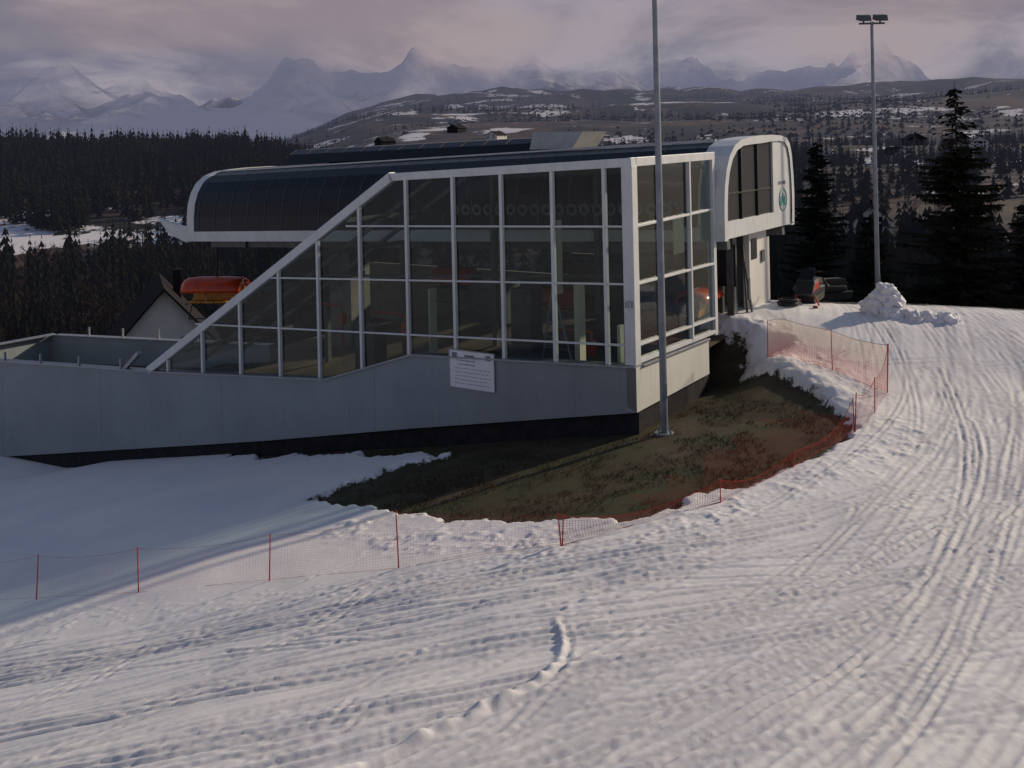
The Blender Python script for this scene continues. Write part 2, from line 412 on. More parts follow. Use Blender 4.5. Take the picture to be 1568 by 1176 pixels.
ground=np_mesh('ground',V,F,[M_ground],True,{'bare':bare,'farzone':farz,'worn':worn,'meadow':meadow})

# ================================================================ MOUNTAINS
def mountain_material():
    m,nt,out=new_mat('mountain_rock_snow_haze')
    P=pos(nt)
    sep=nt.nodes.new('ShaderNodeSeparateXYZ'); nt.links.new(P,sep.inputs[0])
    n2=noise(nt,P,.0035,6,.7)
    h=math_n(nt,'ADD',sep.outputs[2],math_n(nt,'MULTIPLY',math_n(nt,'SUBTRACT',n2,.5),1400))
    col=mixc(nt,ramp(nt,h,700,1000),(.025,.03,.04),(.90,.78,.75))
    d=N(nt,'ShaderNodeBsdfDiffuse'); nt.links.new(col,d.inputs[0])
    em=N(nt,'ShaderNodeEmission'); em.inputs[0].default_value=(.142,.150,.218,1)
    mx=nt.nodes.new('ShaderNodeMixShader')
    hz=math_n(nt,'ADD',math_n(nt,'MULTIPLY',ramp(nt,noise(nt,P,.00040,4,.6,.5),.50,.62),-.42),.965)  # haze glow painted over rock and snow, thinner in noise patches
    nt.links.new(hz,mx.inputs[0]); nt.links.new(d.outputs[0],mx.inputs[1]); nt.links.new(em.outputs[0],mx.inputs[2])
    tr=N(nt,'ShaderNodeBsdfTransparent')
    cl=noise(nt,P,.00030,6,.62,.8)
    cf=math_n(nt,'ADD',math_n(nt,'MULTIPLY',sep.outputs[2],1/2800.),math_n(nt,'MULTIPLY',cl,1.9))
    cf=ramp(nt,cf,.98,1.55)
    m2=nt.nodes.new('ShaderNodeMixShader'); nt.links.new(cf,m2.inputs[0]); nt.links.new(mx.outputs[0],m2.inputs[1]); nt.links.new(tr.outputs[0],m2.inputs[2])
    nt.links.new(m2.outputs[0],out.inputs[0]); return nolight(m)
mx_=np.linspace(-12500,12500,400); my_=np.linspace(11000,18500,110)
MX,MY=np.meshgrid(mx_,my_)
rid=0;a=1;tt=0
for i in range(6):
    v=vnoise(MX/3000*2**i+5.5,MY/3400*2**i+2.2,60+i); rid=rid+a*(1-np.abs(2*v-1)); tt+=a; a*=.5
rid/=tt
env=sst((MY-11000)/3500)*(1-.5*sst((MY-16000)/2500))
MZ=-150+env*(420+2250*np.clip(rid-.28,0,1)**1.1)
idx=np.arange(MX.size).reshape(MX.shape)
F=np.stack([idx[:-1,:-1],idx[:-1,1:],idx[1:,1:],idx[1:,:-1]],-1).reshape(-1,4)
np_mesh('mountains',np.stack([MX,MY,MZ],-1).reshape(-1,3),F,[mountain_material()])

# ================================================================ FORESTS
def foliage_mat(name,dk,lt,haze=True):
    m,nt,out=new_mat(name)
    P=pos(nt)
    n=noise(nt,P,.05,3,.6); n2=noise(nt,P,1.6,3,.6)
    c=mixc(nt,ramp(nt,n,.35,.65),dk,lt)
    c=mixc(nt,math_n(nt,'MULTIPLY',ramp(nt,n2,.4,.7),.5),c,tuple(v*.5 for v in dk))
    d=N(nt,'ShaderNodeBsdfDiffuse',i_Roughness=.8); nt.links.new(c,d.inputs[0])
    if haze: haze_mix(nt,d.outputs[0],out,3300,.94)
    else: nt.links.new(d.outputs[0],out.inputs[0])
    return nolight(m)
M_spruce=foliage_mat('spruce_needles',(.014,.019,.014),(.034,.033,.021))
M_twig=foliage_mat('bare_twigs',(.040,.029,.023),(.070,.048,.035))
def spruce_proto(tiers,pts,rs):
    r=np.random.default_rng(rs); V=[];F=[]
    V+= [(.018,0,0),(-.009,.016,0),(-.009,-.016,0),(0,0,.5)]; F+=[(0,1,3),(1,2,3),(2,0,3)]
    for t in range(tiers):
        f=t/(tiers-1); z=.08+.82*f; R_=(.19*(1-f)**.85+.02)*r.uniform(.75,1.2); top=z+.24*(1-f*.45)
        o=len(V); V.append((r.uniform(-.012,.012),r.uniform(-.012,.012),min(top,1.0)))
        ph=r.uniform(0,6)
        for i in range(pts*2):
            a=ph+math.pi*i/pts; rr=R_*(r.uniform(.75,1.2) if i%2==0 else r.uniform(.35,.6)); V.append((rr*math.cos(a),rr*math.sin(a),z-(.03 if i%2==0 else -.03)+r.uniform(-.015,.015)))
        for i in range(pts*2): F.append((o,o+1+i,o+1+(i+1)%(pts*2)))
    return np.array(V),np.array(F)
def bare_proto(rs):
    r=np.random.default_rng(rs); V=[];F=[]
    def tri(a,b,w):
        o=len(V); d=np.array(b)-np.array(a); p=np.cross(d,r.normal(size=3)); p/=np.linalg.norm(p)+1e-9
        V.extend([tuple(np.array(a)+p*w),tuple(np.array(a)-p*w),tuple(b)]); F.append((o,o+1,o+2))
    tri((0,0,0),(0,0,.8),.018)
    for i in range(14):
        z=r.uniform(.2,.75); a=r.uniform(0,6.28); Lh=r.uniform(.18,.36); b=np.array((Lh*math.cos(a)*.8,Lh*math.sin(a)*.8,z+Lh*.7)); tri((0,0,z),b,.010)
        for k in range(7):
            f=r.uniform(.3,1); p=np.array((0,0,z))*(1-f)+b*f; q=p+r.normal(size=3)*.08+np.array((0,0,.06)); tri(p,q,.008)
    return np.array(V),np.array(F)
def scatter(name,protos,P,Hh,mat,wid=1.0):
    Vs=[];Fs=[];o=0
    for i in range(len(P)):
        v,f=protos[i%len(protos)]; a=rng.uniform(0,6.28); c,s=math.cos(a),math.sin(a); h=Hh[i]; w=h*wid*rng.uniform(.8,1.2)
        x=(v[:,0]*c-v[:,1]*s)*w+P[i,0]; y=(v[:,0]*s+v[:,1]*c)*w+P[i,1]; z=v[:,2]*h+P[i,2]
        Vs.append(np.stack([x,y,z],-1)); Fs.append(f+o); o+=len(v)
    return np_mesh(name,np.concatenate(Vs),np.concatenate(Fs),[mat],False)
pr_near=[spruce_proto(11,9,k) for k in range(6)]; pr_mid=[spruce_proto(5,5,k+20) for k in range(8)]; pr_far=[spruce_proto(3,4,k+40) for k in range(4)]
pr_bare=[bare_proto(k) for k in range(5)]
def land_pts(n,r0,r1,az0,az1,clump,th,seed,ok=None):
    az=rng.uniform(az0,az1,n*6); r=np.sqrt(rng.uniform(r0*r0,r1*r1,n*6))
    x=r*np.sin(az); y=r*np.cos(az); k=fbm(x/clump,y/clump,3,seed)>th
    cc=y-(31.0-.45*x); k&=cc>9
    if ok is not None: k&=ok(x,y)
    x=x[k][:n];y=y[k][:n]
    return np.stack([x,y,terrain(x,y)-.3],-1)
def hs(n,a,b): return a+(b-a)*rng.beta(1.6,2.4,n)
def ok_view(x,y):
    px=x/y; d=np.hypot(x,y)
    house=(px>-.43)&(px<-.31)&(d<105)
    meadow=(px>-.60)&(px<-.34)&(d>262)&(d<322+25*np.sin(px*30))&(fbm(x/14.,y/14.,2,61)>.36)
    return ~(house|meadow)
P1=land_pts(420,110,180,-.58,-.10,30,.36,5,ok_view)
P1b=land_pts(650,85,200,.03,.58,30,.28,6)
scatter('spruce_forest',pr_near,np.concatenate([P1,P1b]),np.concatenate([hs(len(P1),4,10),hs(len(P1b),6,14)]),M_spruce)
P2=land_pts(4800,180,600,-.60,-.12,60,.33,7,ok_view); P2c=land_pts(3000,180,800,-.14,.58,70,.43,8)
P2r=land_pts(1100,430,560,-.60,-.16,60,.1,7)
PP=np.concatenate([P2,P2c,P2r]); scatter('hillside_forest',pr_mid,PP,hs(len(PP),5,14),M_spruce)
P3=land_pts(7000,750,2800,-.30,.58,170,.49,9); scatter('distant_forest',pr_far,P3,hs(len(P3),8,16),M_spruce,1.3)
PB=np.concatenate([land_pts(600,85,180,.02,.58,20,.33,11),land_pts(600,90,260,-.58,-.1,20,.35,12,ok_view),land_pts(2000,180,700,-.58,.58,50,.42,14,ok_view)])
scatter('bare_birch_thicket',pr_bare,PB,hs(len(PB),4,10),M_twig)

# detailed spruces near the piste
def spruce_tree(x,y,ztop,seed,dens=1.0,wid=.17,bare_top=False):
    r=random.Random(seed); z0=tz(x,y)-.3; h=ztop-z0
    e=empty('spruce_tree',(x,y,z0))
    t=MB(); pts=[Vector((r.uniform(-.05,.05)*i/8,r.uniform(-.05,.05)*i/8,h*i/8)) for i in range(9)]
    for i in range(8): t.tube(pts[i],pts[i+1],.17*(1-i/8.2)+.012,.17*(1-(i+1)/8.2)+.012,8,caps=False)
    f=MB(); nb=int(h*17*dens)
    for i in range(nb):
        u=(i+r.random())/nb; z=h*(.08+.90*u); Lh=h*wid*(1-u)**.75*r.uniform(.35,1.25)+.2
        thin=bare_top and u>.82
        a=r.uniform(0,6.283); d=Vector((math.cos(a),math.sin(a),0)); sl=.35*u-.28
        p0=Vector((0,0,z)); p1=p0+d*Lh*.55+Vector((0,0,Lh*sl*.6)); p2=p0+d*Lh+Vector((0,0,Lh*sl*.6+.02*Lh))
        t.tube(p0,p1,.03,.015,4,caps=False); t.tube(p1,p2,.015,.006,4,caps=False)
        nn=int(5+Lh*6)
        if thin: nn=2
        for k in range(nn):
            w=(k+.6)/nn; c=p0.lerp(p1,w/.55) if w<.55 else p1.lerp(p2,(w-.55)/.45)
            for sgn in (-1,1):
                side=Vector((-d.y,d.x,0))*sgn; ln=(.18+.48*(1-w)*min(1,Lh/1.6))*r.uniform(.7,1.3)
                dr=(side*1.0+d*.75).normalized()*ln+Vector((0,0,-ln*r.uniform(.25,.8)))
                wv=Vector((d.x,d.y,r.uniform(-.4,.2)))*r.uniform(.06,.13)
                f.add([c-wv,c+wv,c+dr*.6+wv*.9,c+dr,c+dr*.6-wv*.9],[(0,1,2,3,4)])
    t.obj('trunk',M_bark,e,fix=False); f.obj('foliage',M_spruce,e,fix=False)
spruce_tree(23.9,52,9.0,1,1.3,.23,True)
spruce_tree(18.6,59,6.2,2,1.0,.18)
spruce_tree(27.5,52,2.6,3,.9,.23)
spruce_tree(21.0,57,1.8,4,.9,.22)

# ================================================================ LIFT STATION
ANG=math.atan2(-.555,.832)
station=empty('chairlift_station',(CX,CY,0),ANG)
def L(s,q,z): return (-s,q,z)
def pl(s,pts): return float(np.interp(s,[p[0] for p in pts],[p[1] for p in pts]))
SILL=[(0,1.0),(6.5,.62),(9.6,-.38),(17.35,-1.02),(26.7,-1.65),(34,-2.12)]
WBOT=[(0,0),(6.3,-1.24),(12.6,-2.55),(26.7,-5.25),(34,-6.7)]
TOP=[(0,5.60),(7.1,5.27),(17.35,-.95)]
w=MB()
ss=[0,2,4,6.5,8,9.6,12,15,17.35,20,23,26.7,30,34]
for a,b in zip(ss[:-1],ss[1:]):
    w.prism([L(a,0,pl(a,WBOT)),L(b,0,pl(b,WBOT)),L(b,0,pl(b,SILL)),L(a,0,pl(a,SILL))],(0,0,0),(0,.25,0))
w.prism([L(31.6,.25,-6.3),L(31.6,5.25,-6.3),L(31.6,5.25,-1.95),L(31.6,.25,-1.95)],(0,0,0),(-.25,0,0))
w.prism([L(17.4,5,-4),L(31.6,5,-6.3),L(31.6,5,-1.98),L(17.4,5,-1.1)],(0,0,0),(0,.25,0))
w.obj('base_wall',M_wall_shade,station)
w=MB(); w.prism([L(-.004,.0,0),L(-.004,4.2,0),L(-.004,4.2,.88),L(-.004,.0,1.0)],(0,0,0),(-.25,0,0)); w.obj('end_wall',M_wall_sun,station)
w=MB()
for a,b in zip(ss[:-1],ss[1:]):
    w.beam(L(a,.12,pl(a,SILL)+.022),L(b,.12,pl(b,SILL)+.022),.36,.04)
w.beam(L(.12,.30,.993),L(.12,4.2,.905),.36,.04)
w.beam(L(31.48,.31,-1.928),L(31.48,5,-1.928),.36,.04); w.beam(L(17.4,5.12,-1.075),L(31.3,5.12,-1.945),.36,.04)
w.obj('sill_cap',M_galv,station)
w=MB()
for s_ in (1.6,7.8,14.0,20.2,26.4):
    w.box(L(s_,-.003,pl(s_,WBOT)+.02),L(s_+.012,.01,pl(s_,SILL)-.03))
w.obj('panel_joints',M_joint,station)
w=MB()
for a,b in zip(ss[:-1],ss[1:]):
    w.prism([L(a,.10,pl(a,WBOT)-1.4),L(b,.10,pl(b,WBOT)-1.4),L(b,.10,pl(b,WBOT)),L(a,.10,pl(a,WBOT))],(0,0,0),(0,.2,0))
w.prism([L(.10,.3,-1.4),L(.10,4.2,-1.2),L(.10,4.2,0),L(.10,.3,0)],(0,0,0),(-.2,0,0))
w.prism([L(.1,4.2,-1.2),L(4,4.2,-1.2),L(4,4.2,.8),L(.1,4.2,.8)],(0,0,0),(0,.2,0))
w.obj('plinth',M_plinth,station)
w=MB()
for s_ in (19.2,21.6,24.0,26.4,28.8):
    z=pl(s_,SILL)+.04; w.beam(L(s_,.12,z),L(s_,.12,z+.30),.07,.07)
    w.beam(L(s_,5.1,z-.3),L(s_,5.1,z+.35),.07,.07)
w.beam(L(18.9,.12,-1.05),L(18.2,.12,-.5),.14,.12)
w.obj('ramp_railing',M_galv,station)
w=MB()
w.add([L(.25,.3,.25),L(.25,11,.9),L(9,11,.5),L(9,.3,-.8)],[(0,1,2,3)]); w.add([L(9,.3,-.8),L(9,11,.5),L(20,11,-1.8),L(20,.3,-2.2)],[(0,1,2,3)])
w.add([L(20,.3,-2.2),L(20,5,-2.2),L(31.6,5,-3.2),L(31.6,.3,-3.2)],[(0,1,2,3)])
w.obj('floor',M_floor,station,fix=False)
w=MB(); w.box(L(8,10.9,-1),L(20,11.05,1.3)); w.box(L(3.5,10.9,0),L(8,11.05,2.1)); w.obj('rear_parapet',M_concrete,station)
MS=[.73,2.12,3.58,5.06,6.60,8.26,9.86,11.45,13.15,14.9,16.6]
fr=MB()
for s_ in MS:
    z0=pl(s_,SILL)+.04; z1=pl(s_,TOP)-.05
    fr.beam(L(s_,.06,z0),L(s_,.06,z1),.085,.12,0,up=(0,1,0))
fr.beam(L(.13,.13,1.04),L(.13,.13,5.52),.27,.27,0,up=(0,1,0))
fr.beam(L(0,.10,5.60),L(7.12,.10,5.27),.24,.20); fr.beam(L(7.05,.10,5.30),L(17.6,.10,-1.0),.24,.24)
def transom(z,k,smax): fr.beam(L(.27,.055,z),L(smax,.055,z+k*smax),.07,.045)
transom(4.15,-.025,8.75); transom(2.85,-.043,11.85); transom(1.47,-.050,15.2)
for q_ in (1.55,3.25):
    fr.beam(L(.06,q_,.98),L(.06,q_,5.52),.085,.12,0,up=(1,0,0))
fr.beam(L(.10,4.82,.9),L(.10,4.82,5.55),.18,.18)
fr.beam(L(.10,.24,5.60),L(.10,4.9,5.65),.20,.20)
for z,z2 in ((4.15,4.24),(2.85,2.8),(1.47,1.36)):
    fr.beam(L(.055,.27,z),L(.055,4.73,z2),.09,.06)
fr.beam(L(.06,.27,1.10),L(.06,4.73,1.0),.10,.10)
fr.beam(L(7.1,.2,5.27),L(7.1,4.9,5.30),.16,.16)
fr.obj('window_frames',M_white,station,bevel=.008)
g=MB()
g.add([L(.2,.09,1.0),L(6.5,.09,.64),L(9.6,.09,-.36),L(17.3,.09,-1.0),L(7.1,.09,5.25),L(.2,.09,5.55)],[(0,1,2,3,4,5)])
g.add([L(.09,.2,1.0),L(.09,4.8,.9),L(.09,4.8,5.6),L(.09,.2,5.55)],[(0,1,2,3)])
g.obj('glazing',M_glass,station,fix=False)
g=MB(); g.add([L(7.1,.2,5.33),L(7.1,4.9,5.33),L(17.3,4.9,-.9),L(17.3,.2,-.9)],[(0,1,2,3)])
g.obj('roof_glazing',M_glassr,station,fix=False)
w=MB()
w.prism([L(.22,.24,5.62),L(.22,4.88,5.68),L(7.1,4.88,5.35),L(7.1,.24,5.29)],(0,0,0),(0,0,-.08))
w.obj('hall_roof',M_black,station)
w=MB()
for s_ in (3.5,7.1,10.7,14.2): 
    w.beam(L(s_,4.75,-2),L(s_,4.75,min(5.2,pl(s_,TOP)-.1)),.16,.16,0,up=(0,1,0))
for s_ in (8.9,10.7,12.5,14.2,16): 
    z=pl(s_,TOP)-.1; w.beam(L(s_,.2,z),L(s_,4.8,z),.09,.12)
for q_ in (1.8,3.4): w.beam(L(7.1,q_,5.15),L(17.2,q_,-1.0),.09,.12)
w.beam(L(.3,4.75,5.4),L(7.1,4.75,5.15),.16,.2)
w.obj('hall_steelwork',M_mech,station)
# ---- hood
def hb(s): return 3.4-.036*s
PROF=[(4.9,0),(4.9,.36),(4.91,.9),(4.97,1.4),(5.12,1.85),(5.38,2.22),(5.75,2.48),(6.25,2.63),(7.0,2.70),(7.8,2.74),
      (8.8,2.76),(9.6,2.74),(10.1,2.68),(10.42,2.5),(10.60,2.15),(10.72,1.5),(10.76,.9),(10.74,.36),(10.7,0)]
HS0,HS1=-.25,21.8
nP=len(PROF)
def offp(i,off):
    q,z=PROF[i]; d=Vector((q-7.8,z-1.0)).normalized()*off; return q+d.x,z+d.y
def hood_strip(mb,s0,s1,i0,i1,off=0,n=1,mi=0):
    for k in range(n):
        a=s0+(s1-s0)*k/n; b=s0+(s1-s0)*(k+1)/n
        for i in range(i0,i1):
            def P(s,i):
                q,z=offp(i,off); return L(s,q,hb(s)+z)
            mb.add([P(a,i),P(b,i),P(b,i+1),P(a,i+1)],[(0,1,2,3)],mi)
d=MB(); hood_strip(d,HS0,HS1,1,nP-2,0,22); d.obj('hood_panels',M_dark,station,smooth=True,fix=False)
r_=MB(); s_=HS0+1.1
while s_<HS1-.7:
    hood_strip(r_,s_,s_+.035,1,nP-2,.012); s_+=.92
r_.obj('hood_ribs',simple('rib_grey',(.065,.075,.09),.5,.0,spec=.3),station,fix=False)
wh=MB()
hood_strip(wh,HS0,HS0+.75,0,nP-1,.03); hood_strip(wh,HS1-.42,HS1,0,nP-1,.03)
hood_strip(wh,HS0,HS1,0,1,.032,6); hood_strip(wh,HS0,HS1,nP-2,nP-1,.032,6)
def arch_end(mb,s,off0,off1):
    for i in range(nP-1):
        def P(i,off):
            q,z=offp(i,off); return L(s,q,hb(s)+z)
        mb.add([P(i,off0),P(i+1,off0),P(i+1,off1),P(i,off1)],[(0,1,2,3)])
arch_end(wh,HS0,.03,-.20); arch_end(wh,HS1,.03,-.18); arch_end(wh,HS0+.75,.03,0); arch_end(wh,HS1-.42,.03,0)
wh.beam(L(HS0+.75,6.25,hb(0)+2.67),L(HS1-.42,6.25,hb(HS1)+2.67),.05,.05)
wh.beam(L(HS0,5.0,hb(0)+.0),L(HS1,5.0,hb(HS1)+.0),.26,.05)
wh.beam(L(HS0,10.6,hb(0)+.0),L(HS1,10.6,hb(HS1)+.0),.26,.05)
for q_ in (4.87,10.65):
    z0=hb(HS1); wh.prism([L(23.6,q_,z0+.86),L(22.9,q_,z0+.22),L(21.8,q_,z0-.08),L(21.8,q_,z0+.55),L(22.6,q_,z0+.62)],(0,0,0),(0,.14,0))
wh.obj('hood_frame',M_white,station,fix=False)
e_=MB(); z0=hb(HS0)
e_.box(L(-.20,4.98,z0+.0),L(-.12,10.6,z0+.46))
pw=[L(-.2,8.95,z0+.46),L(-.2,10.68,z0+.46),L(-.2,10.66,z0+1.5),L(-.2,10.5,z0+2.2),L(-.2,10.2,z0+2.55),L(-.2,8.95,z0+2.68)]
e_.prism(pw,(0,0,0),(-.08,0,0))
for q_ in (6.35,7.65): e_.beam(L(-.17,q_,z0+.46),L(-.17,q_,z0+2.62),.05,.05,1)
e_.beam(L(-.17,5.1,z0+1.2),L(-.17,8.9,z0+1.2),.04,.04,1)
e_.obj('hood_end_panel',[M_white,M_black],station)
e_=MB(); e_.add([L(-.14,4.98,z0+.46),L(-.14,8.95,z0+.46),L(-.14,8.95,z0+2.66),L(-.14,6.3,z0+2.6),L(-.14,5.4,z0+2.15)],[(0,1,2,3,4)])
e_.obj('hood_end_window',M_dark,station,fix=False)
e_=MB(); e_.add([L(0,5.05,z0+.1),L(0,10.5,z0+.1),L(HS1-.3,10.5,hb(HS1)+.1),L(HS1-.3,5.05,hb(HS1)+.1)],[(0,1,2,3)])
e_.obj('hood_soffit',M_black,station,fix=False)
lg=MB()
for a,(dq,dz) in enumerate([(0,0),(.16,.08),(.32,.0)]):
    lg.prism([L(-.205,9.55+dq,z0+.62+dz),L(-.205,9.72+dq,z0+.62+dz),L(-.205,9.68+dq,z0+.92+dz),L(-.205,9.60+dq,z0+.9+dz)],(0,0,0),(.006,0,0))
lg.torus(L(-.206,9.8,z0+.80),(1,0,0),.34,.018,24,4)
lg.obj('operator_logo',M_teal,station)
lg=MB()
for i in range(6): lg.box(L(-.205,9.4+i*.12,z0+1.27),L(-.211,9.48+i*.12,z0+1.37))
lg.obj('operator_lettering',M_ink,station)
u=MB()
pr=[(6.9,2.60),(7.05,2.95),(7.4,3.12),(8.2,3.16),(9.0,3.0),(9.2,2.55)]
for i in range(len(pr)-1):
    u.add([L(7.2,pr[i][0],3.3-.02*7.2+pr[i][1]),L(18.3,pr[i][0],3.3-.02*18.3+pr[i][1]),L(18.3,pr[i+1][0],3.3-.02*18.3+pr[i+1][1]),L(7.2,pr[i+1][0],3.3-.02*7.2+pr[i+1][1])],[(0,1,2,3)])
u.obj('upper_roof',M_dark,station,fix=False)
u=MB(); u.prism([L(5.6,7.0,5.9),L(7.2,7.0,5.9),L(7.15,7.2,6.46),L(5.3,7.2,6.44)],(0,0,0),(0,1.6,0)); u.obj('roof_vent_box',simple('vent_grey',(.42,.43,.43),.6),station)
u=MB()
for i in range(13):
    s_=7.25+i*.92; u.beam(L(s_,7.03,3.3-.02*s_+2.95),L(s_,7.42,3.3-.02*s_+3.135),.035,.02)
u.obj('upper_roof_ribs',M_mech,station)
w=MB()
w.box(L(3.2,7.2,-1),L(4.6,8.6,3.45)); w.box(L(15.5,7.3,-3.5),L(16.6,8.4,3.0))
w.obj('concrete_columns',M_concrete,station,bevel=.03)
w=MB()
w.beam(L(-.1,5.5,3.25),L(21,5.5,2.5),.22,.3); w.beam(L(-.1,10.1,3.25),L(21,10.1,2.5),.22,.3)
for s_ in range(1,21,3): w.beam(L(s_,5.3,3.2-.036*s_),L(s_,10.2,3.2-.036*s_),.14,.22)
w.beam(L(1.0,4.72,4.38),L(8.2,4.72,4.1),.10,.10); w.beam(L(1.0,4.72,3.72),L(9,4.72,3.5),.07,.12)
w.beam(L(2,3.2,2.55),L(12,3.2,2.0),.06,.08); 
for i in range(10): w.beam(L(1.4+i*.8,4.6,3.72),L(1.4+i*.8,4.6,4.4),.04,.04)
w.tube(L(4,6.5,2.9),L(4,6.5,3.2),1.7,n=28); w.torus(L(4,7.2,2.7),(0,0,1),2.1,.09,36,8)
w.box(L(2.1,5.9,.7),L(3.0,6.7,2.0)); w.box(L(8,6.5,.2),L(9.4,7.5,1.6)); w.box(L(10.5,3.0,-.9),L(11.3,3.6,.5)); w.box(L(5.2,3.8,0),L(5.9,4.4,1.9))
w.obj('drive_machinery',M_mech,station)
w=MB()
for i in range(18): w.torus(L(1.3+i*.42,4.58,4.22-.02*i*.42),(0,1,0),.13,.05,14,6)
w.obj('conveyor_tyres',M_tyre,station,smooth=True)
w=MB()
w.box(L(2.35,1.6,.3),L(2.50,1.9,2.5)); w.box(L(6.65,1.0,-.1),L(6.70,1.3,2.2)); w.box(L(.75,3.9,3.1),L(.80,4.5,4.1))
w.box(L(.9,1.0,.3),L(.98,1.2,1.7)); w.box(L(3.7,2.9,2.0),L(3.75,3.1,4.0))
w.obj('cream_panels',M_cream,station)
w=MB(); w.path([L(4.0,2.4,.1),L(3.6,2.4,2.3),L(3.0,2.4,.1)],.03); 
for i in range(6): w.tube(L(3.92-.05*i,2.4,.35+i*.3),L(3.10+.07*i,2.4,.35+i*.3),.018)
w.obj('step_ladder',M_galv,station)
w=MB()
for (s0,q0) in ((2.9,3.2),(9.2,3.0),(12.2,3.4)):
    w.path([L(s0,q0,-.4),L(s0,q0,1.0+.0),L(s0+1.2,q0,1.0)],.035); w.box(L(s0-.1,q0-.1,.4),L(s0+.1,q0+.1,.75))
w.obj('gate_arms',M_orange,station)
w=MB()
w.box(L(.15,7.75,.6),L(.35,9.25,3.38)); w.box(L(.35,9.05,.6),L(3.2,9.25,3.38)); w.box(L(3.2,6.9,.6),L(3.4,9.25,3.38)); w.box(L(.15,9.25,.6),L(.30,9.5,3.1))
w.obj('cabin_walls',M_plaster,station,bevel=.01)
w=MB(); w.box(L(.2,6.75,1.9),L(3.2,6.8,3.1)); w.box(L(.13,7.9,2.55),L(.148,8.35,3.15)); w.obj('cabin_window',M_dark,station)
w=MB()
w.box(L(.25,6.7,.6),L(.45,7.0,3.38)); w.beam(L(.1,7.35,1.0),L(.3,7.6,3.3),.05,.05); w.beam(L(.0,7.5,1.0),L(.1,7.2,2.6),.05,.05); w.box(L(.0,7.1,1.5),L(-.05,7.25,2.1)); w.box(L(.6,6.75,.6),L(3.2,6.9,1.9))
w.box(L(.13,8.7,2.4),L(.10,8.95,2.75))
w.obj('cabin_fittings',M_mech,station)
w=MB(); w.box(L(.05,-.12,2.35),L(.18,-.01,2.48)); w.obj('corner_lamp',M_galv,station)
# notice board on the long wall
b_=empty('notice_sign',(CX,CY,0),ANG)
nb=MB(); nb.box(L(3.85,-.03,-.02),L(5.22,-.005,.92)); nb.obj('board',M_board,b_,bevel=.004)
nb=MB()
for i,(a,b2) in enumerate([(.15,.60),(.2,.58),(.1,.95),(.1,.9),(.12,.95),(.1,.85),(.1,.92)]):
    z=.66-i*.095; th_=.012 if i>1 else .025
    x0=5.22-1.37*a-.02; x1=5.22-1.37*b2; n_=9
    for k in range(n_):
        xa=x0+(x1-x0)*k/n_; xb=xa+(x1-x0)/n_*random.uniform(.6,.9); nb.box(L(xa,-.036,z),L(xb,-.031,z+th_))
nb.box(L(5.14,-.036,.74),L(4.98,-.031,.86)); nb.box(L(4.10,-.036,.74),L(3.95,-.031,.86)); nb.box(L(4.75,-.036,.77),L(4.45,-.031,.82))
nb.obj('lettering',M_ink,b_)
nb=MB()
for z in (-.025,.925): nb.beam(L(3.84,-.02,z),L(5.23,-.02,z),.05,.02)
for s_ in (3.84,5.23): nb.beam(L(s_,-.02,-.03),L(s_,-.02,.93),.02,.05)
nb.obj('frame',M_galv,b_)

# ================================================================ CHAIRS
def chair(s,q,z,rot=0,bub=True,sc=1.0,yel=True,a0=-5,a1=165):
    c,sn=math.cos(ANG),math.sin(ANG); wx=CX-s*c-q*sn; wy=CY-s*sn+q*c
    e=empty('lift_chair',(wx,wy,z),ANG+rot); e.scale=(sc,)*3
    W=1.15
    m=MB()
    m.path([(0,-.15,2.9),(0,-.15,1.9),(0,-.05,1.5)],.045); m.tube((-W,-.05,1.5),(W,-.05,1.5),.04)
    for sx in (-W,W): m.path([(sx,-.05,1.5),(sx,-.28,.9),(sx,-.2,.42),(sx,.35,.40)],.03)
    m.path([(-W*.8,.2,.45),(-W*.8,.5,.0),(-W*.8,.62,-.15)],.02); m.path([(W*.8,.2,.45),(W*.8,.5,.0),(W*.8,.62,-.15)],.02); m.tube((-W*.8,.6,-.13),(W*.8,.6,-.13),.025)
    m.obj('hanger_frame',M_black,e)
    m=MB()
    for i in range(4):
        x0=-W+.05+i*(2*W-.1)/4; x1=x0+(2*W-.1)/4-.04
        m.prism([(x0,-.22,.40),(x0,.34,.44),(x0,.34,.52),(x0,-.14,.50),(x0,-.24,1.05),(x0,-.32,1.05)],(0,0,0),(x1-x0,0,0))
    m.obj('seats',M_yellow if yel else M_black,e,bevel=.02)
    if bub:
        n=11; prof=[(.05+.72*math.cos(math.radians(a0+i*(a1-a0)/(n-1))),.85+.62*math.sin(math.radians(a0+i*(a1-a0)/(n-1)))) for i in range(n)]
        xsn=[-W-.08,-W*.92,-W*.5,0,W*.5,W*.92,W+.08]; sh=[.80,.96,1,1,1,.96,.80]
        vs=[(x,.05+(p-.05)*k2,.85+(zz-.85)*k2) for x,k2 in zip(xsn,sh) for p,zz in prof]
        fs=[(a*n+b,(a+1)*n+b,(a+1)*n+b+1,a*n+b+1) for a in range(6) for b in range(n-1)]
        m=MB(); m.add(vs,fs); o=m.obj('bubble_cover',M_orange,e,smooth=True,fix=False)
        sm=o.modifiers.new('thickness','SOLIDIFY'); sm.thickness=.03
    return e
chair(22.0,6.4,-.45,math.radians(208),True,1.0,True,5,170)
chair(.9,5.9,.95,math.radians(95),True,.70)
chair(10.2,6.9,.9,math.radians(180),True,.7,False)
chair(5.4,5.9,.7,math.radians(180),True,.65)

